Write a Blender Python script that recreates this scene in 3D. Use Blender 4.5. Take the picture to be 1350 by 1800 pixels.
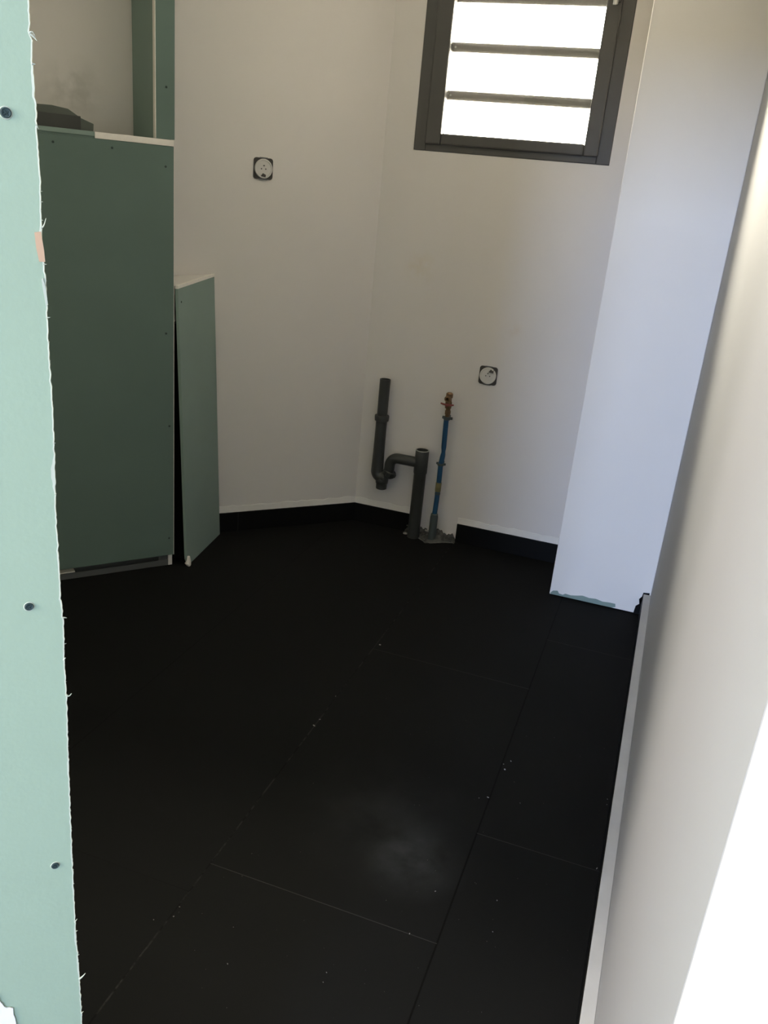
import bpy, bmesh, math, random
from mathutils import Vector, Matrix, noise

# ------------------------------------------------------------------ scene, camera, world, lights
scene = bpy.context.scene
for o in list(bpy.data.objects):
    bpy.data.objects.remove(o, do_unlink=True)
COL = scene.collection
random.seed(7)

scene.view_settings.view_transform = 'Standard'
scene.view_settings.look = 'None'
scene.view_settings.gamma = 1.0
scene.view_settings.use_curve_mapping = False
scene.view_settings.exposure = 0.0

EYE = Vector((0, 0, 1.65))
R = ((0.9393032675228854, 0.3313972796306158, 0.08879873126491136),      # image right
     (0.19736626407418062, -0.3102272377867347, -0.9299492560030431),    # image down
     (-0.2806348685146437, 0.8910302486384175, -0.3568041011327203))     # view direction
cam = bpy.data.cameras.new('camera')
cam_o = bpy.data.objects.new('camera', cam)
COL.objects.link(cam_o)
cx, cy, cz = Vector(R[0]), -Vector(R[1]), -Vector(R[2])
cam_o.matrix_world = Matrix(((cx.x, cy.x, cz.x, EYE.x), (cx.y, cy.y, cz.y, EYE.y),
                             (cx.z, cy.z, cz.z, EYE.z), (0, 0, 0, 1)))
cam.sensor_fit = 'HORIZONTAL'
cam.sensor_width = 36.0
cam.lens = 1496.0 / 1350.0 * 36.0
cam.clip_start = 0.02
scene.camera = cam_o

world = bpy.data.worlds.new('daylight')
scene.world = world
world.use_nodes = True
bg = world.node_tree.nodes['Background']
bg.inputs['Color'].default_value = (1.0, 0.90, 0.74, 1)
bg.inputs['Strength'].default_value = 138.0


def area(name, loc, target, sx, sy, power, color, portal=False):
    l = bpy.data.lights.new(name, 'AREA')
    l.shape = 'RECTANGLE'
    l.size, l.size_y = sx, sy
    l.energy = power
    l.color = color
    if portal:
        l.cycles.is_portal = True
    o = bpy.data.objects.new(name, l)
    COL.objects.link(o)
    o.location = loc
    o.rotation_euler = (Vector(target) - Vector(loc)).to_track_quat('-Z', 'Z').to_euler()
    return o


# daylight portal filling the small window
area('window_portal', (-0.83, 4.10, 2.28), (-0.83, 3.0, 2.28), 0.9, 1.0, 1, (1, 1, 1), portal=True)
# unseen area lamp added for the cool daylight behind the photographer
area('corridor_daylight', (-0.58, -6.8, 1.95), (-0.30, 0, 1.15), 1.5, 1.6, 610, (0.49, 0.64, 1.0))
# added warm fill lamp, no real window, high left, brightening the right wall
area('side_fill', (-1.64, -1.15, 1.95), (0.12, 0.75, 1.2), 0.8, 1.1, 128, (1.0, 0.92, 0.84))


# ------------------------------------------------------------------ node helpers
def new_mat(name):
    m = bpy.data.materials.new(name)
    m.use_nodes = True
    nt = m.node_tree
    return m, nt, nt.nodes['Principled BSDF']


def nmath(nt, op, a, b=None, c=None, clamp=False):
    n = nt.nodes.new('ShaderNodeMath')
    n.operation = op
    n.use_clamp = clamp
    for i, v in enumerate((a, b, c)):
        if v is None:
            continue
        if isinstance(v, (int, float)):
            n.inputs[i].default_value = v
        else:
            nt.links.new(v, n.inputs[i])
    return n.outputs[0]


def nmix(nt, fac, a, b):
    n = nt.nodes.new('ShaderNodeMix')
    n.data_type = 'RGBA'
    for s, v in ((n.inputs[0], fac), (n.inputs[6], a), (n.inputs[7], b)):
        if isinstance(v, (int, float)):
            s.default_value = v
        elif isinstance(v, tuple):
            s.default_value = (*v[:3], 1)
        else:
            nt.links.new(v, s)
    return n.outputs[2]


def nnoise(nt, scale, detail=3, rough=0.5, vec=None):
    n = nt.nodes.new('ShaderNodeTexNoise')
    n.inputs['Scale'].default_value = scale
    n.inputs['Detail'].default_value = detail
    n.inputs['Roughness'].default_value = rough
    nt.links.new(vec if vec is not None else npos(nt), n.inputs['Vector'])
    return n.outputs['Fac']


def npos(nt):
    for n in nt.nodes:
        if n.bl_idname == 'ShaderNodeNewGeometry':
            return n.outputs['Position']
    return nt.nodes.new('ShaderNodeNewGeometry').outputs['Position']


def nramp(nt, v, lo, hi):
    n = nt.nodes.new('ShaderNodeMapRange')
    n.inputs[1].default_value, n.inputs[2].default_value = lo, hi
    nt.links.new(v, n.inputs[0])
    return n.outputs[0]


def nblob(nt, p, r):
    """soft round spot at a place, 1 at its centre"""
    d = nt.nodes.new('ShaderNodeVectorMath')
    d.operation = 'DISTANCE'
    nt.links.new(npos(nt), d.inputs[0])
    d.inputs[1].default_value = p
    n = nt.nodes.new('ShaderNodeMapRange')
    n.interpolation_type = 'SMOOTHSTEP'
    n.inputs[1].default_value, n.inputs[2].default_value = 0.0, r
    n.inputs[3].default_value, n.inputs[4].default_value = 1.0, 0.0
    nt.links.new(d.outputs['Value'], n.inputs[0])
    return n.outputs[0]


def nbump(nt, bsdf, h, strength, dist=0.002):
    b = nt.nodes.new('ShaderNodeBump')
    b.inputs['Strength'].default_value = strength
    b.inputs['Distance'].default_value = dist
    nt.links.new(h, b.inputs['Height'])
    nt.links.new(b.outputs[0], bsdf.inputs['Normal'])


def plain(name, col, rough=0.6, metal=0.0, var=0.10, scale=14, spec=0.4, bump=0.15):
    m, nt, b = new_mat(name)
    f = nnoise(nt, scale, 4)
    nt.links.new(nmix(nt, f, tuple(c * (1 - var) for c in col), tuple(min(1, c * (1 + var)) for c in col)), b.inputs['Base Color'])
    b.inputs['Roughness'].default_value = rough
    b.inputs['Metallic'].default_value = metal
    b.inputs['Specular IOR Level'].default_value = spec
    if bump:
        nbump(nt, b, nnoise(nt, 220, 3), bump, 0.001)
    return m


def plaster(name, col, stains=(), rough=0.75):
    m, nt, b = new_mat(name)
    f = nnoise(nt, 2.3, 4)
    c = nmix(nt, f, tuple(x * 0.965 for x in col), tuple(x * 1.03 for x in col))
    for p, r, sc, k in stains:
        n2 = nramp(nt, nnoise(nt, 18, 4), 0.35, 0.62)
        fac = nmath(nt, 'MULTIPLY', nmath(nt, 'MULTIPLY', nblob(nt, p, r), n2), k, clamp=True)
        c = nmix(nt, fac, c, sc)
    nt.links.new(c, b.inputs['Base Color'])
    b.inputs['Roughness'].default_value = rough
    b.inputs['Specular IOR Level'].default_value = 0.25
    h = nmath(nt, 'ADD', nmath(nt, 'MULTIPLY', nnoise(nt, 5, 3), 1.5), nmath(nt, 'MULTIPLY', nnoise(nt, 160, 3), 0.12))
    nbump(nt, b, h, 0.25, 0.002)
    return m


M = {}
M['wall'] = plaster('wall_plaster', (0.70, 0.665, 0.630),
                    [((-1.172, 3.93, 1.31), 0.10, (0.62, 0.52, 0.36), 0.45),
                     ((-0.704, 3.93, 1.09), 0.05, (0.62, 0.50, 0.38), 0.40),
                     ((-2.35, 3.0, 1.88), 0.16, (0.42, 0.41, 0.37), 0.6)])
M['column'] = plaster('column_paint', (0.80, 0.765, 0.715))
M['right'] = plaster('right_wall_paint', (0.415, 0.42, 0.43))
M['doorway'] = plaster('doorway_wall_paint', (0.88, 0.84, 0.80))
M['ceiling'] = plaster('ceiling_paint', (0.88, 0.86, 0.82))
M['filler'] = plain('white_filler', (0.80, 0.77, 0.72), 0.8)
M['ledge'] = plain('grey_filler', (0.46, 0.46, 0.455), 0.8)
M['gypsum'] = plain('gypsum_core', (0.80, 0.76, 0.70), 0.9, var=0.08, scale=60)
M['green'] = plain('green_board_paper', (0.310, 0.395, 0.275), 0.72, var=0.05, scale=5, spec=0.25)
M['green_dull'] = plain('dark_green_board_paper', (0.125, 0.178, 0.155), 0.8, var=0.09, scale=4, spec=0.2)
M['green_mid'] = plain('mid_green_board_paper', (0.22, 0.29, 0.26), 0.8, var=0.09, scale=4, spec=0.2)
M['torn'] = plain('torn_paper', (0.46, 0.49, 0.38), 0.9, var=0.12, scale=80)
M['tan'] = plain('tan_card', (0.50, 0.33, 0.20), 0.9)
M['steel'] = plain('galvanised_steel', (0.13, 0.135, 0.135), 0.55, 0.3)
M['screw'] = plain('black_screw', (0.035, 0.055, 0.050), 0.55, 0.2, spec=0.25)
M['frame'] = plain('window_frame_paint', (0.075, 0.072, 0.068), 0.5, var=0.05)
M['bar'] = plain('window_bar_paint', (0.03, 0.027, 0.024), 0.5)
M['chrome'] = plain('handle_metal', (0.45, 0.45, 0.44), 0.3, 0.8)
M['pvc'] = plain('grey_pvc', (0.040, 0.042, 0.040), 0.42, var=0.08)
M['pvc_cut'] = plain('pvc_cut_edge', (0.42, 0.42, 0.40), 0.6)
M['blue'] = plain('blue_sheath', (0.010, 0.065, 0.14), 0.5, var=0.2, scale=40)
M['sleeve'] = plain('grey_sleeve', (0.06, 0.075, 0.075), 0.6)
M['brass'] = plain('brass_fitting', (0.24, 0.15, 0.08), 0.35, 0.7)
M['red'] = plain('red_handle', (0.22, 0.05, 0.04), 0.5)
M['yellow'] = plain('yellow_tape', (0.16, 0.14, 0.06), 0.6)
M['socket_dark'] = plain('socket_bracket', (0.055, 0.05, 0.045), 0.55, 0.2)
M['socket_white'] = plain('socket_plastic', (0.60, 0.585, 0.55), 0.5, var=0.04)
M['rubble'] = plain('mortar_rubble', (0.075, 0.075, 0.07), 0.95, var=0.6, scale=45, bump=0.5)
M['rubble_edge'] = plain('rubble_edge', (0.16, 0.16, 0.15), 0.95, var=0.5, scale=60)
M['offcut'] = plain('dark_block', (0.06, 0.062, 0.058), 0.8)
M['offcut2'] = plain('grey_block', (0.11, 0.125, 0.11), 0.8)
M['skirting'] = plain('black_skirting_tile', (0.006, 0.006, 0.006), 0.5, var=0.15, spec=0.1)
M['grout'] = plain('skirting_grout', (0.022, 0.022, 0.020), 0.9)
M['chips'] = plain('plaster_chip', (0.30, 0.29, 0.27), 0.9)


def floor_material():
    m, nt, b = new_mat('charcoal_floor_tiles')
    sep = nt.nodes.new('ShaderNodeSeparateXYZ')
    nt.links.new(npos(nt), sep.inputs[0])
    X, Y = sep.outputs[0], sep.outputs[1]
    P = 0.6045
    xB = -0.245

    def near(v, v0, period, w):
        s = nmath(nt, 'ADD', nmath(nt, 'SUBTRACT', v, v0), period * 0.5 + period * 20)
        s = nmath(nt, 'MODULO', s, period)
        s = nmath(nt, 'ABSOLUTE', nmath(nt, 'SUBTRACT', s, period * 0.5))
        return nmath(nt, 'LESS_THAN', s, w)
    longj = near(X, xB, P, 0.0022)
    cross = None
    offs = ((xB, xB + P, 1.915), (xB - P, xB, 1.512), (xB - 2 * P, xB - P, 2.62),
            (xB - 3 * P, xB - 2 * P, 1.95), (xB - 9 * P, xB - 3 * P, 2.4), (xB + P, 9, 1.5))
    for lo, hi, y0 in offs:
        k = nmath(nt, 'MULTIPLY', nmath(nt, 'GREATER_THAN', X, lo), nmath(nt, 'LESS_THAN', X, hi))
        k = nmath(nt, 'MULTIPLY', k, near(Y, y0, 1.21, 0.0012))
        cross = k if cross is None else nmath(nt, 'MAXIMUM', cross, k)
    # tile body
    f1 = nnoise(nt, 1.6, 4)
    base = nmix(nt, f1, (0.0052, 0.0053, 0.0053), (0.0078, 0.0081, 0.0080))
    f2 = nramp(nt, nnoise(nt, 420, 2), 0.35, 0.75)
    base = nmix(nt, nmath(nt, 'MULTIPLY', f2, 0.35), base, (0.011, 0.011, 0.0105))
    # soft pale patch on the tile, broken up by noise
    pale_patch = nmath(nt, 'ADD', nmath(nt, 'MULTIPLY', nblob(nt, (-0.38, 1.74, 0), 0.16), 0.85),
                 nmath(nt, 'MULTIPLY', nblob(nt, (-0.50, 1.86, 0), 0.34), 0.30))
    pale_patch = nmath(nt, 'MULTIPLY', pale_patch, nramp(nt, nnoise(nt, 6, 5, 0.55), 0.30, 0.72), clamp=True)
    base = nmix(nt, pale_patch, base, (0.055, 0.057, 0.057))
    # grout
    gn = nramp(nt, nnoise(nt, 30, 3), 0.45, 0.6)
    longB = nmath(nt, 'LESS_THAN', nmath(nt, 'ABSOLUTE', nmath(nt, 'SUBTRACT', X, xB)), 0.05)
    pale = nmix(nt, gn, (0.003, 0.003, 0.003), (0.026, 0.025, 0.024))
    lc = nmix(nt, longB, pale, (0.0008, 0.0008, 0.0008))
    lc = nmix(nt, nmath(nt, 'LESS_THAN', X, xB - 1.5 * P), lc, (0.003, 0.003, 0.003))
    base = nmix(nt, longj, base, lc)
    seen = nmath(nt, 'GREATER_THAN', X, xB - P)
    base = nmix(nt, cross, base, nmix(nt, seen, (0.004, 0.004, 0.004), (0.034, 0.033, 0.032)))
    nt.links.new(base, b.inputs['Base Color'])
    b.inputs['Roughness'].default_value = 0.72
    b.inputs['Specular IOR Level'].default_value = 0.07
    j = nmath(nt, 'MAXIMUM', longj, cross)
    h = nmath(nt, 'SUBTRACT', nmath(nt, 'MULTIPLY', nnoise(nt, 300, 3), 0.25), j)
    nbump(nt, b, h, 0.3, 0.001)
    return m


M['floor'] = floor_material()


def glass_material():
    m = bpy.data.materials.new('window_glass')
    m.use_nodes = True
    nt = m.node_tree
    nt.nodes.clear()
    out = nt.nodes.new('ShaderNodeOutputMaterial')
    mix = nt.nodes.new('ShaderNodeMixShader')
    tr = nt.nodes.new('ShaderNodeBsdfTransparent')
    gl = nt.nodes.new('ShaderNodeBsdfGlossy')
    tr.inputs[0].default_value = (0.96, 0.97, 0.96, 1)
    gl.inputs['Roughness'].default_value = 0.03
    fr = nt.nodes.new('ShaderNodeFresnel')
    fr.inputs[0].default_value = 1.45
    nt.links.new(fr.outputs[0], mix.inputs[0])
    nt.links.new(tr.outputs[0], mix.inputs[1])
    nt.links.new(gl.outputs[0], mix.inputs[2])
    nt.links.new(mix.outputs[0], out.inputs[0])
    return m


M['glass'] = glass_material()


# ------------------------------------------------------------------ mesh helpers
class MB:
    """collects world-space shapes and links them as one mesh object"""

    def __init__(self):
        self.bm = bmesh.new()

    def poly(self, pts):
        vs = [self.bm.verts.new(p) for p in pts]
        return self.bm.faces.new(vs)

    def prism(self, pts, vec):
        """closed solid: polygon pts extruded along vec"""
        v = Vector(vec)
        a = [self.bm.verts.new(p) for p in pts]
        b = [self.bm.verts.new(Vector(p) + v) for p in pts]
        self.bm.faces.new(a)
        self.bm.faces.new(b[::-1])
        n = len(a)
        for i in range(n):
            self.bm.faces.new((a[i], b[i], b[(i + 1) % n], a[(i + 1) % n]))
        return self

    def box(self, x0, x1, y0, y1, z0, z1):
        return self.prism([(x0, y0, z0), (x1, y0, z0), (x1, y1, z0), (x0, y1, z0)], (0, 0, z1 - z0))

    def fbox(self, o, u, v, w, ur, vr, wr):
        """box in a frame of origin o and axes u, v, w"""
        o, u, v, w = Vector(o), Vector(u), Vector(v), Vector(w)
        q = lambda a, b: o + u * a + v * b + w * wr[0]
        return self.prism([q(ur[0], vr[0]), q(ur[1], vr[0]), q(ur[1], vr[1]), q(ur[0], vr[1])], w * (wr[1] - wr[0]))

    def lathe(self, o, axis, prof, seg=28, cap=True):
        """prof: (distance along axis, radius)"""
        axis = Vector(axis).normalized()
        u = axis.orthogonal().normalized()
        v = axis.cross(u)
        rings = []
        for t, r in prof:
            rings.append([self.bm.verts.new(Vector(o) + axis * t + (u * math.cos(a) + v * math.sin(a)) * max(r, 1e-5))
                          for a in [2 * math.pi * i / seg for i in range(seg)]])
        for a, b in zip(rings, rings[1:]):
            for i in range(seg):
                self.bm.faces.new((a[i], a[(i + 1) % seg], b[(i + 1) % seg], b[i]))
        if cap:
            self.bm.faces.new(rings[0][::-1])
            self.bm.faces.new(rings[-1])
        return self

    def tube(self, pts, rad, seg=20, cap=True):
        pts = [Vector(p) for p in pts]
        rads = rad if isinstance(rad, (list, tuple)) else [rad] * len(pts)
        rings = []
        n = None
        for i, p in enumerate(pts):
            t = (pts[min(i + 1, len(pts) - 1)] - pts[max(i - 1, 0)]).normalized()
            if n is None:
                n = t.orthogonal().normalized()
            n = (n - t * n.dot(t)).normalized()
            b = t.cross(n)
            rings.append([self.bm.verts.new(p + (n * math.cos(a) + b * math.sin(a)) * rads[i])
                          for a in [2 * math.pi * k / seg for k in range(seg)]])
        for a, b in zip(rings, rings[1:]):
            for i in range(seg):
                self.bm.faces.new((a[i], a[(i + 1) % seg], b[(i + 1) % seg], b[i]))
        if cap:
            self.bm.faces.new(rings[0][::-1])
            self.bm.faces.new(rings[-1])
        return self

    def build(self, name, mat, parent=None, bevel=0, smooth=False):
        bmesh.ops.recalc_face_normals(self.bm, faces=self.bm.faces)
        me = bpy.data.meshes.new(name)
        org = Vector((0, 0, 0))
        if parent is not None:
            p = parent
            while p is not None:
                org += p.location
                p = p.parent
        self.bm.transform(Matrix.Translation(-org))
        self.bm.to_mesh(me)
        self.bm.free()
        me.materials.append(mat)
        o = bpy.data.objects.new(name, me)
        COL.objects.link(o)
        if parent is not None:
            o.parent = parent
        if smooth:
            for f in me.polygons:
                f.use_smooth = True
            me.set_sharp_from_angle(angle=math.radians(38))
        if bevel:
            b = o.modifiers.new('bevel', 'BEVEL')
            b.width = bevel
            b.segments = 2
            b.limit_method = 'ANGLE'
            b.angle_limit = math.radians(40)
        return o


def thing(name, label, cat, loc, group=None):
    o = bpy.data.objects.new(name, None)
    o.empty_display_size = 0.05
    COL.objects.link(o)
    o.location = loc
    o['label'] = label
    o['category'] = cat
    if group:
        o['group'] = group
    return o


def struct(o, label=None):
    o['kind'] = 'structure'
    if label:
        o['label'] = label
    return o


def stuff(o, label=None, cat=None):
    o['kind'] = 'stuff'
    if label:
        o['label'] = label
    if cat:
        o['category'] = cat
    return o


Z = Vector((0, 0, 1))
YB = 3.93                                     # inner face of the back wall
S2 = math.sqrt(0.5)
CORN = Vector((-1.402, YB, 0))                # corner of back and left walls
DL = Vector((S2, S2, 0))                      # along the left wall, towards the corner
NL = Vector((S2, -S2, 0))                     # out of the left wall into the room
HC = 2.95                                     # ceiling height

# ------------------------------------------------------------------ room shell
LEND = CORN - DL * 3.5
BM0 = Vector((-1.735, -0.720, 0))             # where the near board meets the corridor wall

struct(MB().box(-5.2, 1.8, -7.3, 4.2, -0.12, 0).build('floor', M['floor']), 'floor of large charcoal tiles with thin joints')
struct(MB().box(-5.2, 1.8, -7.3, 4.2, HC, HC + 0.1).build('ceiling', M['ceiling']), 'plain white ceiling')

# back wall with window opening
WX0, WX1, WZ0, WZ1 = -1.262, -0.400, 1.810, 2.760
bw = MB()
bw.box(-1.402, WX0, YB, YB + 0.2, 0, HC)
bw.box(WX1, 0.122, YB, YB + 0.2, 0, HC)
bw.box(WX0, WX1, YB, YB + 0.2, 0, WZ0)
bw.box(WX0, WX1, YB, YB + 0.2, WZ1, HC)
struct(bw.build('wall_back', M['wall']), 'white plastered back wall below and around the window')
# left wall (diagonal)
struct(MB().fbox(CORN, DL, -NL, Z, (-3.5, 0.2), (0, 0.2), (0, HC)).build('wall_left', M['wall']), 'white plastered diagonal wall with a bare socket')
# near-left closing wall
def wall_seg(name, a, b, mat, side, th=0.12, label=None):
    a, b = Vector(a), Vector(b)
    d = (b - a).normalized()
    n = Vector((-d.y, d.x, 0)) * side
    return struct(MB().fbox(a, d, n, Z, (0, (b - a).length), (0, th), (0, HC)).build(name, mat), label)
wall_seg('wall_near_left', LEND, BM0 + Vector((-0.02, 0.0, 0)), M['wall'], -1, label='wall closing the room at the near left')
# right wall
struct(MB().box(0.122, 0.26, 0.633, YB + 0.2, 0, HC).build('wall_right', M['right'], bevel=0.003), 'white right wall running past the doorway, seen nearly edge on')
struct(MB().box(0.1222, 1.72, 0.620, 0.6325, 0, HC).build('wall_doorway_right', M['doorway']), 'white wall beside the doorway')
struct(MB().box(-0.56, 0.1225, 0.615, 0.735, 1.95, HC).build('wall_light_blocker', M['right']), 'unseen wall above the doorway, added to shade the column top')  # unseen block added to keep corridor light off the column's upper part
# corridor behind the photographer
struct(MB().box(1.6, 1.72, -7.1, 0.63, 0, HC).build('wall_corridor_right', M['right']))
struct(MB().box(BM0.x - 0.12, BM0.x, -7.1, BM0.y - 0.03, 0, HC).build('wall_corridor_left', M['wall']))
struct(MB().box(-1.9, 1.72, -7.22, -7.1, 0, HC).build('wall_corridor_end', M['right']))

# boxed column at the right of the back wall
PX, PY = -0.304, 3.552
colm = MB().box(PX, 0.122, PY, YB, 0.004, HC).build('wall_column', M['column'], bevel=0.003)
struct(colm, 'white painted boxed column beside the window wall')
# unpainted green strip along its foot: ragged outline, laid on the face
top = [(-0.300, .012), (-0.290, .024), (-0.270, .028), (-0.262, .016), (-0.245, .014), (-0.235, .022), (-0.21, .020),
       (-0.19, .024), (-0.16, .031), (-0.13, .027), (-0.10, .030), (-0.07, .024), (-0.04, .027), (-0.015, .027), (-0.012, .012), (-0.03, .006)]
pts = [(x, PY - 0.0003, z) for x, z in top] + [(-0.299, PY - 0.0003, 0.006)]
o = MB().prism(pts[::-1], (0, -0.0012, 0)).build('bare_board_strip', M['green_mid'], colm)
o['label'] = 'unpainted green strip along the foot'
pts = [(0.066, .002), (0.089, .002), (0.090, .108), (0.116, .112), (0.116, .098), (0.092, .095), (0.078, .075), (0.083, .052), (0.070, .040)]
MB().prism([(x, PY - 0.0004, z) for x, z in pts][::-1], (0, -0.0015, 0)).build('dark_joint', M['skirting'], colm)

# ------------------------------------------------------------------ skirting
def skirting(name, o, u, n, a, b, joints, h=0.098, seed=1, label=None):
    """black tile skirting on a wall line: o + u*t, standing out along n"""
    s = MB().fbox(o, u, n, Z, (a, b), (0.0005, 0.0105), (0.0, h)).build(name, M['skirting'], bevel=0.0012)
    struct(s, label)
    f = MB()
    k = int((b - a) / 0.03) + 1
    rr = random.Random(seed)
    low = []
    up = []
    for i in range(k + 1):
        t = a + (b - a) * i / k
        up.append(Vector(o) + Vector(u) * t + Z * (h + 0.032 + rr.uniform(-0.004, 0.004)) + Vector(n) * 0.0008)
        low.append(Vector(o) + Vector(u) * t + Z * h + Vector(n) * 0.0008)
    f.prism([*low, *up[::-1]], Vector(n) * 0.003)
    fo = f.build('filler_band', M['filler'], s)
    for t in joints:
        MB().fbox(o, u, n, Z, (t - 0.0015, t + 0.0015), (0.0095, 0.0112), (0, h)).build('joint', M['grout'], s)
    return s

UX = Vector((1, 0, 0))
skirting('baseboard_back', (0, YB, 0), UX, (0, -1, 0), -1.400, -1.095, (), label='black tile skirting left of the waste pipes')
skirting('baseboard_back', (0, YB, 0), UX, (0, -1, 0), -0.845, PX, (), label='black tile skirting right of the pipes', seed=3)
skirting('baseboard_left', CORN, DL, NL, -0.95, -0.0005, (-0.630,), label='black tile skirting along the diagonal wall', seed=5)
s = struct(MB().box(0.0905, 0.1005, 0.76, PY - 0.002, 0, 0.098).build('baseboard_right', M['skirting'], bevel=0.001), 'black tile skirting along the right wall')
MB().box(0.1006, 0.1215, 0.64, PY - 0.002, 0.0, 0.099).build('backing_board', M['filler'], s)
led = MB().box(0.0925, 0.1215, 0.64, PY - 0.003, 0.0992, 0.1030).build('ledge', M['ledge'], s, bevel=0.001)

# ------------------------------------------------------------------ window
win = MB()
def ring(mb, x0, x1, z0, z1, w, y0, y1):
    wl, wr, wb, wt = w
    mb.box(x0, x0 + wl, y0, y1, z0, z1)
    mb.box(x1 - wr, x1, y0, y1, z0, z1)
    mb.box(x0 + wl, x1 - wr, y0, y1, z0, z0 + wb)
    mb.box(x0 + wl, x1 - wr, y0, y1, z1 - wt, z1)
ring(win, WX0 + .001, WX1 - .001, WZ0 + .001, WZ1 - .001, (.055, .055, .030, .050), YB - 0.004, YB + 0.06)
w1 = struct(win.build('window_1', M['frame'], bevel=0.003), 'dark framed window with horizontal bars high on the back wall')
sa = MB()
ring(sa, WX0 + .052, WX1 - .052, WZ0 + .028, WZ1 - .048, (.072, .062, .047, .060), YB - 0.016, YB + 0.045)
sash = sa.build('sash', M['frame'], w1, bevel=0.007)
MB().box(WX0 + .12, WX1 - .11, YB + 0.018, YB + 0.024, WZ0 + .07, WZ1 - .105).build('pane', M['glass'], sash)
for zb in (2.0415, 2.2275, 2.4135, 2.5995):
    b = MB().box(WX0 + .100, WX1 - .095, YB + 0.028, YB + 0.046, zb - 0.0195, zb + 0.0195).build('bar', M['bar'], w1, bevel=0.003)
    MB().lathe((WX0 + .137, YB + 0.026, zb), (0, 1, 0), [(0, .0045), (.004, .0045)], 12).build('bolt', M['chrome'], b, smooth=True)
hm = MB().box(-0.490, -0.458, YB - 0.026, YB - 0.0165, 2.40, 2.49)
h = hm.build('handle', M['frame'], w1, bevel=0.004)
MB().tube([(-0.474, YB - 0.026, 2.455), (-0.474, YB - 0.055, 2.455), (-0.474, YB - 0.060, 2.445), (-0.474, YB - 0.060, 2.385)],
          [.008, .008, .009, .010]).build('lever', M['chrome'], h, smooth=True)

# ------------------------------------------------------------------ screws
def screw(p, n, parent, r=0.0042):
    """countersunk black drywall screw with a cross slot"""
    n = Vector(n).normalized()
    p = Vector(p)
    mb = MB()
    mb.lathe(p - n * 0.0004, n, [(-0.002, r * 0.4), (0, r), (0.0009, r), (0.0012, r * 0.88), (0.0004, r * 0.35), (0.0004, 0)], 20, cap=False)
    u = n.orthogonal().normalized()
    v = n.cross(u)
    for a, b in ((u, v), (v, u)):
        mb.prism([p + a * r * .55 + b * r * .1, p - a * r * .55 + b * r * .1, p - a * r * .55 - b * r * .1, p + a * r * .55 - b * r * .1], n * 0.0007)
    return mb.build('screw', M['screw'], parent, smooth=True)

# ------------------------------------------------------------------ green boxing against the diagonal wall
a40 = math.radians(40)
DP = Vector((math.sin(a40), math.cos(a40), 0))       # along its front, to the right
NP = Vector((DP.y, -DP.x, 0))                        # out of its front
P0 = Vector((-1.889, 2.980, 0))                      # foot of its right front edge
def pf(t, z, d=0.0):
    return P0 + DP * t + NP * d + Z * z
box_t = thing('plasterboard_boxing', 'tall dark green plasterboard boxing with an open niche above, standing against the diagonal wall', 'plasterboard', P0 + DP * -0.45)
TB = 0.0125
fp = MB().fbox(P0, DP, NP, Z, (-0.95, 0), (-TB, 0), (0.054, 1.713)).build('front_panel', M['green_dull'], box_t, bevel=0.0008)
for t, z in ((-0.428, 1.689), (-0.226, 1.689), (-0.031, 1.643), (-0.031, 1.024), (-0.018, 0.641), (-0.020, 0.135)):
    screw(pf(t, z, 0.0006), NP, fp)
# cut right edge of the front panel and pale strip at its foot
MB().fbox(P0, DP, NP, Z, (0.0002, 0.002), (-TB, 0), (0.054, 1.713)).build('cut_edge', M['gypsum'], fp)
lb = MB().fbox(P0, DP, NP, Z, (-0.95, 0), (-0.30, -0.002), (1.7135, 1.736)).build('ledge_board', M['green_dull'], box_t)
e = MB().fbox(P0, DP, NP, Z, (-0.285, 0.0), (-0.0018, 0.0005), (1.715, 1.7365)).build('cut_edge', M['gypsum'], lb, bevel=0.0006)
e['label'] = 'raw white gypsum edge'
e = MB().fbox(P0, DP, NP, Z, (-0.95, -0.2855), (-0.0018, 0.0008), (1.7215, 1.7365)).build('folded_edge', M['green_mid'], lb, bevel=0.0006)
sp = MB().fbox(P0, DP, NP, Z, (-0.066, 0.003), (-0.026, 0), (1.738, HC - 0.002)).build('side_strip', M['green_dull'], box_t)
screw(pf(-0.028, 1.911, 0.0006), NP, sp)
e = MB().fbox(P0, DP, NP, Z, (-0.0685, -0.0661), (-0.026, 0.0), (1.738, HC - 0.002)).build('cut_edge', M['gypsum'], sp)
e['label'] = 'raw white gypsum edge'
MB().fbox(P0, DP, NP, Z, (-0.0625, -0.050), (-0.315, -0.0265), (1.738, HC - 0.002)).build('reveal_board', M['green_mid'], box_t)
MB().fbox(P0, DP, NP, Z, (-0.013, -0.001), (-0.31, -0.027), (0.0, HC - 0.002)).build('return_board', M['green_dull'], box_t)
# steel floor track and end stud behind the gap at the foot
tk = MB()
tk.fbox(P0, DP, NP, Z, (-0.95, -0.015), (-0.060, -0.014), (0.0, 0.0015))
tk.fbox(P0, DP, NP, Z, (-0.95, -0.015), (-0.0155, -0.014), (0.0, 0.026))
tk.fbox(P0, DP, NP, Z, (-0.95, -0.015), (-0.060, -0.0585), (0.0, 0.026))
tk.build('floor_track', M['steel'], box_t)
st = MB()
st.fbox(P0, DP, NP, Z, (-0.062, -0.022), (-0.0175, -0.0160), (0.002, 1.71))
st.fbox(P0, DP, NP, Z, (-0.0235, -0.022), (-0.058, -0.0175), (0.002, 1.71))
st.fbox(P0, DP, NP, Z, (-0.062, -0.022), (-0.0580, -0.0565), (0.002, 1.71))
st.build('stud', M['steel'], box_t)
MB().fbox(P0, DP, NP, Z, (-0.020, -0.002), (-0.0265, -0.013), (0.0, 0.053)).build('gypsum_block', M['gypsum'], box_t, bevel=0.0015)
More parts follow.
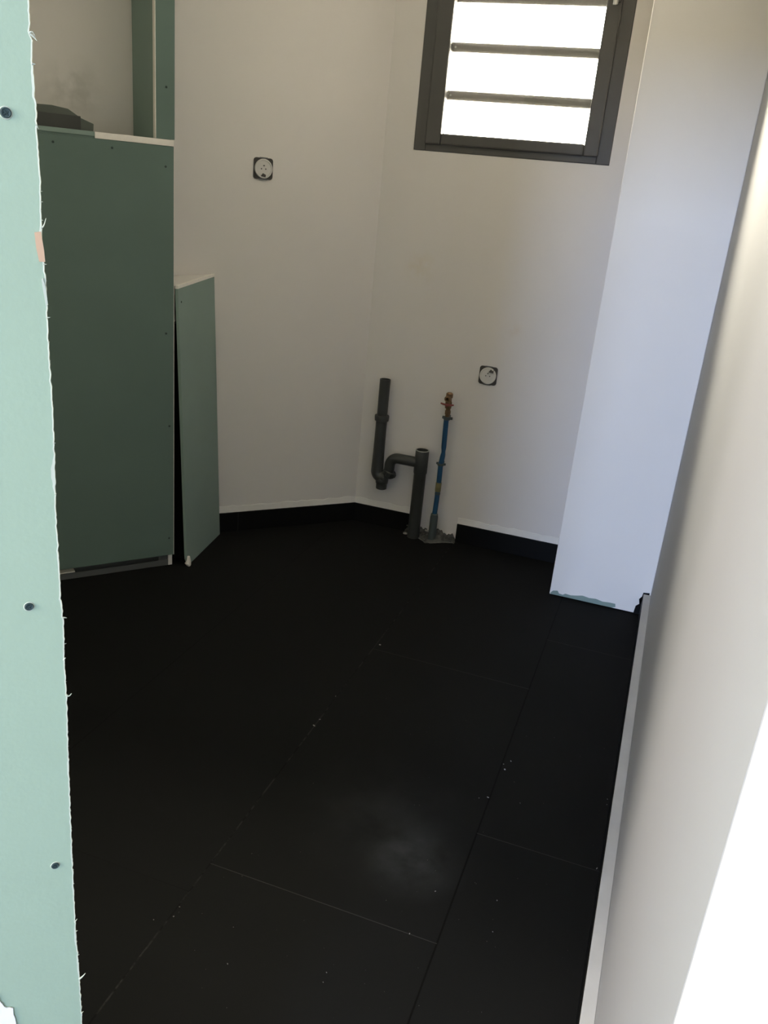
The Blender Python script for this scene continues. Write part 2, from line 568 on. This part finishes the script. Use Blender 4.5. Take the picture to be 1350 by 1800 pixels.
MB().fbox(P0, DP, NP, Z, (-0.55, -0.415), (-0.055, -0.0165), (0.0265, 0.031)).build('gypsum_offcut', M['gypsum'], box_t, bevel=0.001)

# dark blocks lying on the ledge
b1 = MB().fbox(P0, DP, NP, Z, (-0.66, -0.319), (-0.125, -0.055), (1.7362, 1.783)).build('block_offcut', M['offcut'], bevel=0.002)
b1['label'] = 'darker front one of the two grey blocks lying on the niche ledge'
b1['category'] = 'block'
q = [(-0.60, 1.7362), (-0.258, 1.7362), (-0.256, 1.765), (-0.300, 1.780), (-0.345, 1.806), (-0.40, 1.812), (-0.60, 1.805)]
b2 = MB().prism([pf(t, z, -0.135) for t, z in q], -NP * 0.07).build('block_offcut', M['offcut2'], bevel=0.002)
b2['label'] = 'paler grey block with a sloping end, behind the dark block on the niche ledge'
b2['category'] = 'block'

# ------------------------------------------------------------------ low corner box: a leaning green board with a triangular cap
BL, BR = Vector((-1.833, 3.002, 0.0)), Vector((-1.893, 3.395, 0.0))
TR, TL = Vector((-1.936, 3.375, 1.215)), Vector((-1.879, 2.995, 1.198))
cb = thing('plasterboard_corner_box', 'low narrow green plasterboard box leaning in beside the right end of the tall boxing', 'plasterboard', (BL + BR) / 2)
nn = (BR - BL).cross(TL - BL).normalized()
if nn.x < 0:
    nn = -nn
def lerp(a, b, t):
    return a + (b - a) * t
def quad(s, t):
    return lerp(lerp(BL, BR, s), lerp(TL, TR, s), t)
outl = [quad(0.0, 0.030), quad(0.03, 0.012), quad(0.055, 0.0), quad(1, 0.0), quad(1, 1), quad(0, 1)]
pn = MB().prism(outl, -nn * 0.0125).build('panel', M['green_mid'], cb, bevel=0.0008)
pn['label'] = 'paler green board'
MB().prism([quad(0, 1.0) + nn * .0003, quad(1, 1.0) + nn * .0003, quad(1, 1.0) + Z * .013 + nn * .0003, quad(0, 1.0) + Z * .013 + nn * .0003], -nn * 0.013).build('cut_edge', M['gypsum'], cb, bevel=0.001)
back = Vector((-2.062, 3.268 - 0.004, 1.208))
wr = TR + Vector((-0.003, 0.0, 0.006))
cap = [TL + Z * .006 - nn * .013, wr - nn * .013, back, TL + Z * .006 - nn * .013 + Vector((-0.06, 0.05, 0))]
MB().prism([p - Z * 0.006 for p in cap], (0, 0, 0.010)).build('cap_board', M['wall'], cb)
lump = MB()
lump.lathe(quad(0.02, 0.0) + nn * 0.002 + Z * 0.001, Z, [(0, .010), (.012, .013), (.025, .008), (.038, .009), (.046, .005)], 9)
for v in lump.bm.verts:
    v.co += noise.noise_vector(v.co * 90) * 0.004
lump.build('plaster_lump', M['gypsum'], cb, smooth=True)
MB().lathe((-1.925, 3.085, 0.0), Z, [(0, .034), (1.05, .034)], 20).build('gap_shade_insert', M['skirting'], cb, smooth=True)  # unseen black cylinder added so the gap beside the panel reads as deep shade
screw(quad(0.07, 0.955) + nn * 0.0006, nn, pn)

# ------------------------------------------------------------------ near board at the doorway's left edge
a43 = math.radians(43)
DF = Vector((math.sin(a43), math.cos(a43), 0))
NF = Vector((DF.y, -DF.x, 0))
F0 = Vector((-0.505, 0.600, 0))
prof = [(0.0, 2.93), (0.001, 2.6), (-0.001, 2.2), (0.001, 1.95), (0.0002, 1.7558), (-0.0006, 1.7349), (0.0007, 1.7294), (0.0003, 1.7138),
        (0.0008, 1.6942), (0.0012, 1.6781), (0.0009, 1.6637), (0.0012, 1.6534), (0.0018, 1.6323), (0.0009, 1.6063), (0.0006, 1.5752),
        (0.0019, 1.5477), (0.0014, 1.5), (0.0018, 1.4704), (0.0022, 1.4398), (0.0017, 1.3976), (0.0002, 1.3426), (0.0006, 1.2964),
        (0.0005, 1.2605), (0.002, 1.2232), (0.0008, 1.1819), (0.0014, 1.1454), (-0.0001, 1.0696), (-0.0011, 0.9889), (-0.0019, 0.8945),
        (-0.0021, 0.8275), (-0.0009, 0.7744), (-0.0004, 0.7195), (-0.0005, 0.6819), (0.0, 0.4), (0.001, 0.2), (0.0, 0.004)]
def prof_t(z):
    for (t0, z0), (t1, z1) in zip(prof, prof[1:]):
        if z0 >= z >= z1:
            return t1 + (t0 - t1) * (z - z1) / max(z0 - z1, 1e-6)
    return 0.0
def ff(t, z, d=0.0):
    return F0 + DF * t + NF * d + Z * z
edge = []
z = HC - 0.003
while z > 0.004:
    edge.append((prof_t(z) + 0.0009 * noise.noise(Vector((0, 0, z * 160))) + 0.0006 * noise.noise(Vector((3, 0, z * 420))), z))
    z -= 0.0028
edge.append((0.0, 0.003))
sheet_t = thing('plasterboard_sheet', 'pale green moisture resistant plasterboard sheet with a torn edge, nearest the viewer on the left', 'plasterboard', F0 + DF * -0.8)
mb = MB()
fr = [ff(t - 0.0011, z) for t, z in edge]
bk = [ff(t - 0.0040, z, -0.0125) for t, z in edge]
L0, L1 = (ff(-1.798, HC - 0.003), ff(-1.798, 0.003)), (ff(-1.798, HC - 0.003, -0.0125), ff(-1.798, 0.003, -0.0125))
mb.poly([L0[0], *fr, L0[1]])
mb.poly([L1[1], *bk[::-1], L1[0]])
mb.poly([L0[0], L1[0], bk[0], fr[0]])
mb.poly([L0[1], fr[-1], bk[-1], L1[1]])
mb.poly([L0[0], L0[1], L1[1], L1[0]])
sheet = mb.build('sheet', M['green'], sheet_t)
# torn paper and raw core along the edge
mb = MB()
rr = random.Random(11)
vs = []
for t, z in edge:
    w = 0.0003 + 0.0020 * max(0, noise.noise(Vector((7, 2, z * 25))) - 0.08) * 2
    vs.append([mb.bm.verts.new(p) for p in (ff(t - 0.0012 - w, z, 0.0002), ff(t - 0.0005, z, 0.0004), ff(t, z, -0.001), ff(t - 0.0030, z, -0.0125))])
for a, b in zip(vs, vs[1:]):
    for i in range(3):
        mb.bm.faces.new((a[i], a[i + 1], b[i + 1], b[i]))
mb.build('torn_edge', M['torn'], sheet_t)
# small curled fibres
mb = MB()
def fibre(z, l, dz, r=0.0007, curl=0.3, dd=0.0):
    t = prof_t(z)
    pts = []
    for i in range(7):
        s = i / 6
        pts.append(ff(t - 0.0012 + l * s, z + dz * s + curl * l * math.sin(s * 3.0), dd * s))
    mb.tube(pts, [r * (1.25 - 0.95 * i / 6) for i in range(7)], 7)
for z, l, dz, r, c in ((1.7335, .0055, -.0045, .0009, .1), (1.7335, .0045, -.0020, .0006, .5), (1.7129, .0030, .0000, .0008, 0), (1.6700, .002, -.003, .0006, .3),
                       (1.6210, .0022, 0, .0005, 0), (1.6130, .0025, 0, .0005, 0), (1.5930, .0045, .008, .0007, -.6), (1.5995, .0022, -.001, .0005, 0),
                       (1.5640, .0030, .0, .0006, 0), (1.5330, .0020, -.002, .0006, 0), (1.5200, .0032, .0004, .0006, 0), (1.4995, .0018, 0, .0006, 0),
                       (1.2320, .0042, -.0006, .0008, .1), (1.2030, .0030, .0003, .0004, 0), (1.1850, .0022, .002, .0008, .4),
                       (1.1445, .0055, .0010, .0009, -.4), (1.0720, .0012, 0, .0006, 0), (1.4090, .0020, 0, .0006, 0), (1.3600, .0018, .001, .0006, 0),
                       (1.0000, .0016, 0, .0006, 0), (.9000, .0018, 0, .0006, 0), (.8440, .0030, .004, .0006, 0), (.8300, .0028, .0005, .0006, 0),
                       (.7930, .0026, .001, .0006, 0), (.7560, .0075, .006, .0011, -.15), (.7000, .003, .002, .0007, 0)):
    fibre(z, l, dz, r, c)
# plus a fine fuzz
for i in range(90):
    fibre(rr.uniform(0.5, 2.0), rr.uniform(0.0008, 0.0020), rr.uniform(-.001, .001), 0.0003, 0)
stuff(mb.build('torn_fibres', M['torn'], sheet_t))
# tan card showing at one chip, and a white chip below
mb = MB()
mb.prism([ff(t, z, 0.0004) for t, z in ((-.0055, 1.589), (-.0005, 1.590), (.0012, 1.575), (.0016, 1.566), (-.0030, 1.566), (-.0048, 1.577))], NF * 0.0004)
mb.build('bare_card', M['tan'], sheet_t)
mb = MB()
mb.prism([ff(t, z, 0.0004) for t, z in ((-.0020, 1.552), (-.0008, 1.553), (.0012, 1.543), (.0020, 1.531), (.0004, 1.530), (-.0010, 1.541))], NF * 0.0005)
mb.build('paper_chip', M['torn'], sheet_t)
for t, z in ((-0.0214, 1.6763), (-0.0285, 1.2493), (-0.0198, 0.9325)):
    screw(ff(t, z, 0.0008), NF, sheet, 0.0038)
    # raised paper ring round the screw
    MB().lathe(ff(t, z, 0.0001), NF, [(0, .0049), (.0004, .0047), (.0005, .0043), (.0001, .0040)], 24, cap=False).build('screw_dimple', M['torn'], sheet, smooth=True)
# smear of white filler low on the board
pts = []
for i in range(60):
    a = 2 * math.pi * i / 60
    r = 1 + 0.14 * noise.noise(Vector((math.cos(a) * 3, math.sin(a) * 3, 1))) + 0.10 * noise.noise(Vector((math.cos(a) * 11, math.sin(a) * 11, 4)))
    pts.append(ff(-0.096 + 0.026 * math.cos(a) * r, 0.700 + 0.073 * math.sin(a) * r, 0.0002))
MB().prism(pts, NF * 0.0012).build('filler_smear', M['filler'], sheet_t)

# ------------------------------------------------------------------ bare socket mechanisms
def socket(c, n, label, tilt=0.0, tab=True):
    """wall socket without its cover: dark square bracket, round white face, two holes and an earth pin"""
    c, n = Vector(c), Vector(n)
    u = Vector((-n.y, n.x, 0))
    u, v = u * math.cos(tilt) + Z * math.sin(tilt), Z * math.cos(tilt) - u * math.sin(tilt)
    root = thing('wall_socket', label, 'socket', c)
    at = lambda a, b, d: c + u * a + v * b + n * d
    s, k = 0.043, 0.012
    pts = []
    for sx, sy, a0 in ((1, 1, 0), (-1, 1, 90), (-1, -1, 180), (1, -1, 270)):
        for j in range(5):
            a = math.radians(a0 + 90 * j / 4)
            pts.append(at(sx * (s - k) + k * math.cos(a), sy * (s - k) + k * math.sin(a), 0.0005))
    MB().prism(pts, n * 0.004).build('bracket', M['socket_dark'], root, bevel=0.001)
    for sy in (-1, 1):
        rim = MB()
        rim.prism([at(-.018, sy * .0425 - .0025, .0046), at(.018, sy * .0425 - .0025, .0046), at(.018, sy * .0425 + .0025, .0046), at(-.018, sy * .0425 + .0025, .0046)], n * .001)
        rim.build('mounting_lug', M['steel'], root)
    f = MB().lathe(at(0, 0, .0045), n, [(0, .0392), (.005, .0392), (.0075, .0375), (.0075, .0335), (.0045, .0325), (.0040, 0)], 40, cap=False)
    face = f.build('socket_face', M['socket_white'], root, smooth=True)
    for sx in (-1, 1):
        MB().lathe(at(sx * 0.0095, -0.001, .0086), n, [(0, .0028), (.0004, .0028)], 14).build('contact_hole', M['socket_dark'], face)
    MB().lathe(at(0, .012, .0085), n, [(0, .0024), (.010, .0024), (.013, .0012)], 12).build('earth_pin', M['steel'], face, smooth=True)
    return root, at

sc = CORN - DL * 0.5633 + Z * 1.671
sc = Vector((-1.800, 0, 1.671)); sc.y = sc.x + (YB + 1.402)
r1, at1 = socket(sc + NL * 0.0006, NL, 'bare round white socket without cover plate, high on the diagonal wall')
MB().prism([at1(-.013, -.030, .013), at1(.008, -.034, .013), at1(.010, -.024, .013), at1(-.004, -.018, .013)], NL * 0.001).build('paint_smudge', M['socket_dark'], r1)
r2, at2 = socket((-0.790, YB - 0.0006, 0.862), (0, -1, 0), 'bare round white socket without cover plate, low on the window wall near the water tap')
MB().prism([at2(.002, .018, .013), at2(.024, .016, .013), at2(.028, .030, .010), at2(.012, .033, .010)], (0, -.001, 0)).build('wire_end', M['socket_dark'], r2)

# ------------------------------------------------------------------ waste pipe with trap
def arc(c, r, a0, a1, u, v, k=12):
    return [Vector(c) + Vector(u) * r * math.cos(math.radians(a0 + (a1 - a0) * i / k)) + Vector(v) * r * math.sin(math.radians(a0 + (a1 - a0) * i / k)) for i in range(k + 1)]

PYY = 3.870
wp = thing('waste_pipe', 'grey plastic washing machine waste pipe with a hooked trap and standpipe', 'pipe', (-1.055, PYY, 0.0))
x1 = -1.276
MB().lathe((x1, PYY, 0.592), Z, [(0, .0255), (.183, .0262), (.187, .0262), (.187, .0220), (.10, .0220)], 28, cap=False).build('inlet_pipe', M['pvc'], wp, smooth=True)
MB().lathe((x1, PYY, 0.572), Z, [(0, .0300), (.002, .0345), (.022, .0360), (.028, .0345), (.030, .026)], 28).build('collar', M['pvc'], wp, smooth=True)
# trap: down, round the bottom, up and over into the arm
path = [(x1, PYY, 0.590), (x1, PYY, 0.50), (x1, PYY, 0.40), (x1, PYY, 0.315)]
path += arc((x1 + 0.030, PYY, 0.315), 0.030, 180, 270, UX, Z, 8)[1:]
path += [(x1 + 0.045, PYY, 0.285)]
MB().tube(path, [0.0275] * 2 + [0.0285] * 1 + [0.0305] * 1 + [.031] * 9, 28).build('trap_leg', M['pvc'], wp, smooth=True)
MB().lathe((x1 + 0.030, PYY, 0.222), Z, [(0, .023), (.003, .0275), (.028, .0275), (.032, .031), (.048, .032), (.070, .030), (.085, .022)], 26).build('cleaning_cap', M['pvc'], wp, smooth=True)
mb = MB()
cxn = Vector((x1 + 0.062, PYY, 0.300))
mb.lathe(cxn, (0.35, 0, 0.94), [(0, .028), (.002, .0325), (.022, .0325), (.026, .028)], 14)
for i in range(10):
    a = 2 * math.pi * i / 10
    ax = Vector((0.35, 0, 0.94)).normalized()
    uu = ax.orthogonal().normalized(); vv = ax.cross(uu)
    p = cxn + ax * 0.011 + (uu * math.cos(a) + vv * math.sin(a)) * 0.0325
    mb.lathe(p - ax * 0.009, ax, [(0, .0028), (.018, .0028)], 6)
mb.build('union_nut', M['pvc'], wp, smooth=True)
ax0 = x1 + 0.058
path = [(ax0, PYY, 0.290), (ax0 + .004, PYY, 0.315), (ax0 + .006, PYY, 0.345)]
path += arc((ax0 + 0.046, PYY, 0.355), 0.040, 180, 90, UX, Z, 9)
path += [(x1 + 0.150, PYY, 0.395), (-1.062, PYY, 0.395)]
MB().tube(path, 0.0258, 26).build('side_arm', M['pvc'], wp, smooth=True)
sx = -1.052
MB().lathe((sx, PYY, 0.0), Z, [(0, .0305), (.34, .0305), (.346, .0335), (.460, .0335), (.462, .0325), (.462, .0285), (.30, .0285)], 30, cap=False).build('standpipe', M['pvc'], wp, smooth=True)
MB().lathe((sx, PYY, 0.4600), Z, [(0, .0286), (0.0028, .0290), (0.0030, .0330), (0, .0336)], 30, cap=False).build('rim', M['pvc_cut'], wp, smooth=True)
# wall clip behind the inlet
MB().lathe((x1, PYY + 0.018, 0.50), (0, 1, 0), [(0, .008), (YB - PYY - 0.019, .008)], 12).build('wall_clip', M['pvc'], wp, smooth=True)
MB().lathe((sx, PYY + 0.020, 0.30), (0, 1, 0), [(0, .008), (YB - PYY - 0.021, .008)], 12).build('wall_clip', M['pvc'], wp, smooth=True)

# ------------------------------------------------------------------ water pipe with tap
BY = 3.880
wt = thing('water_pipe', 'thin blue sheathed water pipe rising from the floor to a brass tap', 'pipe', (-0.957, BY, 0.0))
MB().lathe((-0.957, BY, 0.0), Z, [(0, .0195), (.125, .0195), (.142, .0170), (.146, .012)], 24).build('floor_sleeve', M['sleeve'], wt, smooth=True)
mb = MB()
pth = []
rads = []
z = 0.125
def bx(z):
    return -0.958 + 0.004 * math.sin((z - 0.1) * 8) + (0.008 if z > 0.46 else 0.008 * max(0, (z - 0.40) / 0.06))
k = 0
while z < 0.632:
    pth.append((bx(z), BY, z))
    pinch = 0.0028 * math.exp(-((z - 0.470) / 0.014) ** 2)
    rads.append(0.0122 + (0.0006 if k % 2 else -0.0004) - pinch)
    z += 0.004
    k += 1
mb.tube(pth, rads, 18)
mb.build('blue_sheath', M['blue'], wt, smooth=True)
MB().lathe((bx(.29), BY, 0.262), Z, [(0, .0130), (.002, .0142), (.046, .0142), (.048, .0130)], 22).build('tape_band', M['yellow'], wt, smooth=True)
MB().lathe((bx(.33) , BY, 0.2475), Z, [(0, .0133), (.010, .0137)], 22).build('tape_band', M['sleeve'], wt, smooth=True)
for zc in (0.398,):
    mb = MB().lathe((bx(zc), BY, zc), Z, [(0, .0135), (.001, .0165), (.011, .0165), (.012, .0135)], 20)
    mb.box(bx(zc) - 0.025, bx(zc) + 0.022, BY + 0.006, BY + 0.014, zc + .001, zc + .011)
    mb.box(bx(zc) - 0.006, bx(zc) + 0.006, BY + 0.013, YB - 0.001, zc + .001, zc + .011)
    mb.build('pipe_clip', M['sleeve'], wt, bevel=0.0008)
mb = MB().lathe((-0.951, BY, 0.630), Z, [(0, .0145), (.002, .0175), (.014, .0175), (.016, .0150)], 20)
mb.box(-0.976, -0.926, BY + 0.002, BY + 0.012, .632, .644)
mb.box(-0.957, -0.945, BY + 0.011, YB - 0.001, .632, .644)
mb.build('pipe_clip', M['sleeve'], wt, bevel=0.0008)
MB().lathe((-0.951, BY, 0.6462), Z, [(0, .0125), (.012, .0125), (.012, .0155), (.030, .0155), (.030, .0125), (.040, .0125)], 6).build('compression_nut', M['brass'], wt)
tap = MB()
tap.lathe((-0.952, BY, 0.686), Z, [(0, .013), (.004, .0155), (.030, .0160), (.036, .0130), (.050, .0130), (.054, .0165), (.072, .0165), (.078, .010)], 24)
tap.lathe((-0.952, BY - 0.004, 0.738), (0, -1, 0), [(0, .0125), (.018, .0125), (.018, .0150), (.030, .0150), (.034, .0125), (.034, .008), (.020, .008)], 24, cap=False)
tap.build('tap_body', M['brass'], wt, smooth=True)
tb = MB().lathe((-0.952, BY - 0.014, 0.708), (0, -1, 0), [(0, .0085), (.016, .0085), (.017, .006)], 18)
for s_ in (-1, 1):
    tb.tube([(-0.952, BY - 0.024, 0.708), (-0.952 + s_ * 0.018, BY - 0.026, 0.709), (-0.952 + s_ * 0.032, BY - 0.024, 0.712)], [.0045, .0048, .0036], 12)
tb.build('tap_handle', M['red'], wt, smooth=True)

# ------------------------------------------------------------------ broken floor round the pipes
mb = MB()
rr = random.Random(4)
NX, NY = 64, 16
X0, X1, Y0, Y1 = -1.115, -0.842, 3.868 - 0.008, YB - 0.001
def front(x):
    s = (x - X0) / (X1 - X0)
    return 3.895 - 0.050 * math.exp(-((s - 0.56) / 0.22) ** 2) - 0.022 * (1 - abs(2 * s - 1)) + 0.006 * noise.noise(Vector((x * 60, 0, 3)))
grid = []
for i in range(NX + 1):
    x = X0 + (X1 - X0) * i / NX
    col = []
    yf = front(x)
    for j in range(NY + 1):
        y = yf + (Y1 - yf) * j / NY
        s = j / NY
        hgt = 0.002 + 0.058 * s ** 1.3 * (0.6 + 0.8 * noise.noise(Vector((x * 16, y * 18, 0)))) + 0.010 * noise.noise(Vector((x * 70, y * 70, 5))) * (0.3 + s)
        edge_f = min(1, (x - X0) / 0.02, (X1 - x) / 0.008)
        hgt = max(0.0012, hgt * max(0.05, edge_f)) if 0 < i < NX and j > 0 else 0.0006
        col.append(mb.bm.verts.new((x, y, hgt)))
    grid.append(col)
for i in range(NX):
    for j in range(NY):
        mb.bm.faces.new((grid[i][j], grid[i + 1][j], grid[i + 1][j + 1], grid[i][j + 1]))
for _ in range(60):
    x = rr.uniform(X0 + 0.01, X1 - 0.01)
    y = rr.uniform(front(x) + 0.003, Y1 - 0.01)
    r = rr.uniform(0.002, 0.007)
    s = (y - front(x)) / (Y1 - front(x))
    mt = Matrix.Translation((x, y, 0.004 + 0.045 * s)) @ Matrix.Diagonal((r * rr.uniform(.7, 1.5), r, r * rr.uniform(.5, 1), 1))
    g = bmesh.ops.create_icosphere(mb.bm, subdivisions=1, radius=1, matrix=mt)
    for v in g['verts']:
        v.co += noise.noise_vector(v.co * 150) * 0.0015
o = mb.build('mortar_rubble', M['rubble'])
rim = MB()
for a_, b_ in ((0.02, 0.50), (0.56, 0.97)):
    pr = []
    for i in range(26):
        x = X0 + (X1 - X0) * (a_ + (b_ - a_) * i / 25)
        pr.append((x, front(x) + 0.003, 0.0035 + 0.0015 * noise.noise(Vector((x * 90, 1, 1)))))
    rim = MB()
    rim.tube(pr, [0.0016 + 0.0022 * abs(noise.noise(Vector((p[0] * 70, 5, 2)))) for p in pr], 7)
    rim.build('broken_rim', M['rubble_edge'], o)
stuff(o, 'ragged grey mortar rubble where the pipes come up through the floor', 'rubble')
# one paler stone at the sleeve and two lighter chips on the rubble's front lip
for (x, y, zz, r, lab) in ((-0.982, 3.862, 0.052, 0.0085, 'small pale stone chip on the rubble left of the blue pipe sleeve'),
                          (-1.098, 3.878, 0.006, 0.0095, 'pale mortar chip on the floor left of the standpipe foot')):
    mb = MB()
    bmesh.ops.create_icosphere(mb.bm, subdivisions=2, radius=1, matrix=Matrix.Translation((x, y, zz)) @ Matrix.Diagonal((r * 1.3, r * .8, r * .6, 1)))
    for v in mb.bm.verts:
        v.co += noise.noise_vector(v.co * 120) * 0.002
    c = mb.build('mortar_chip', M['chips'])
    c['label'] = lab
    c['category'] = 'chip'

# ------------------------------------------------------------------ crumbs on the floor
mb = MB()
rr = random.Random(9)
spots = [(-0.851, 2.169, .0060), (-0.848, 2.209, .0035), (-0.834, 2.76, .006), (-0.853, 2.358, .003), (-0.231, 2.225, .0050), (-0.222, 2.276, .0035),
         (-0.240, 2.25, .003), (0.083, 2.226, .0025), (0.084, 2.20, .002), (-0.25, 2.075, .0035), (-0.157, 2.092, .0025), (-0.313, 1.512, .003), (-0.452, 1.335, .002),
         (-0.449, 1.309, .0025), (-0.663, 1.266, .0022), (-0.293, 1.664, .0025), (-0.141, 1.701, .002), (-0.13, 1.601, .0022),
         (-0.274, 2.061, .002), (-0.7, 1.36, .0018), (-0.879, 1.303, .002), (0.084, 1.922, .004), (-0.842, 1.33, .003), (-0.845, 1.36, .002)]
for _ in range(110):
    spots.append((rr.uniform(-0.85, 0.07), rr.uniform(1.1, 2.5), rr.uniform(0.0004, 0.0010)))
for x, y, r in spots:
    mt = Matrix.Translation((x, y, r * 0.3)) @ Matrix.Rotation(rr.uniform(0, 3), 4, 'Z') @ Matrix.Diagonal((r * rr.uniform(.5, 1.1), r * rr.uniform(.3, .6), r * .35, 1))
    g = bmesh.ops.create_icosphere(mb.bm, subdivisions=1, radius=1, matrix=mt)
    for v in g['verts']:
        v.co += noise.noise_vector(v.co * 400) * r * 0.3
o = mb.build('plaster_crumbs', M['chips'])
stuff(o, 'tiny white plaster crumbs scattered over the dark floor tiles', 'crumbs')
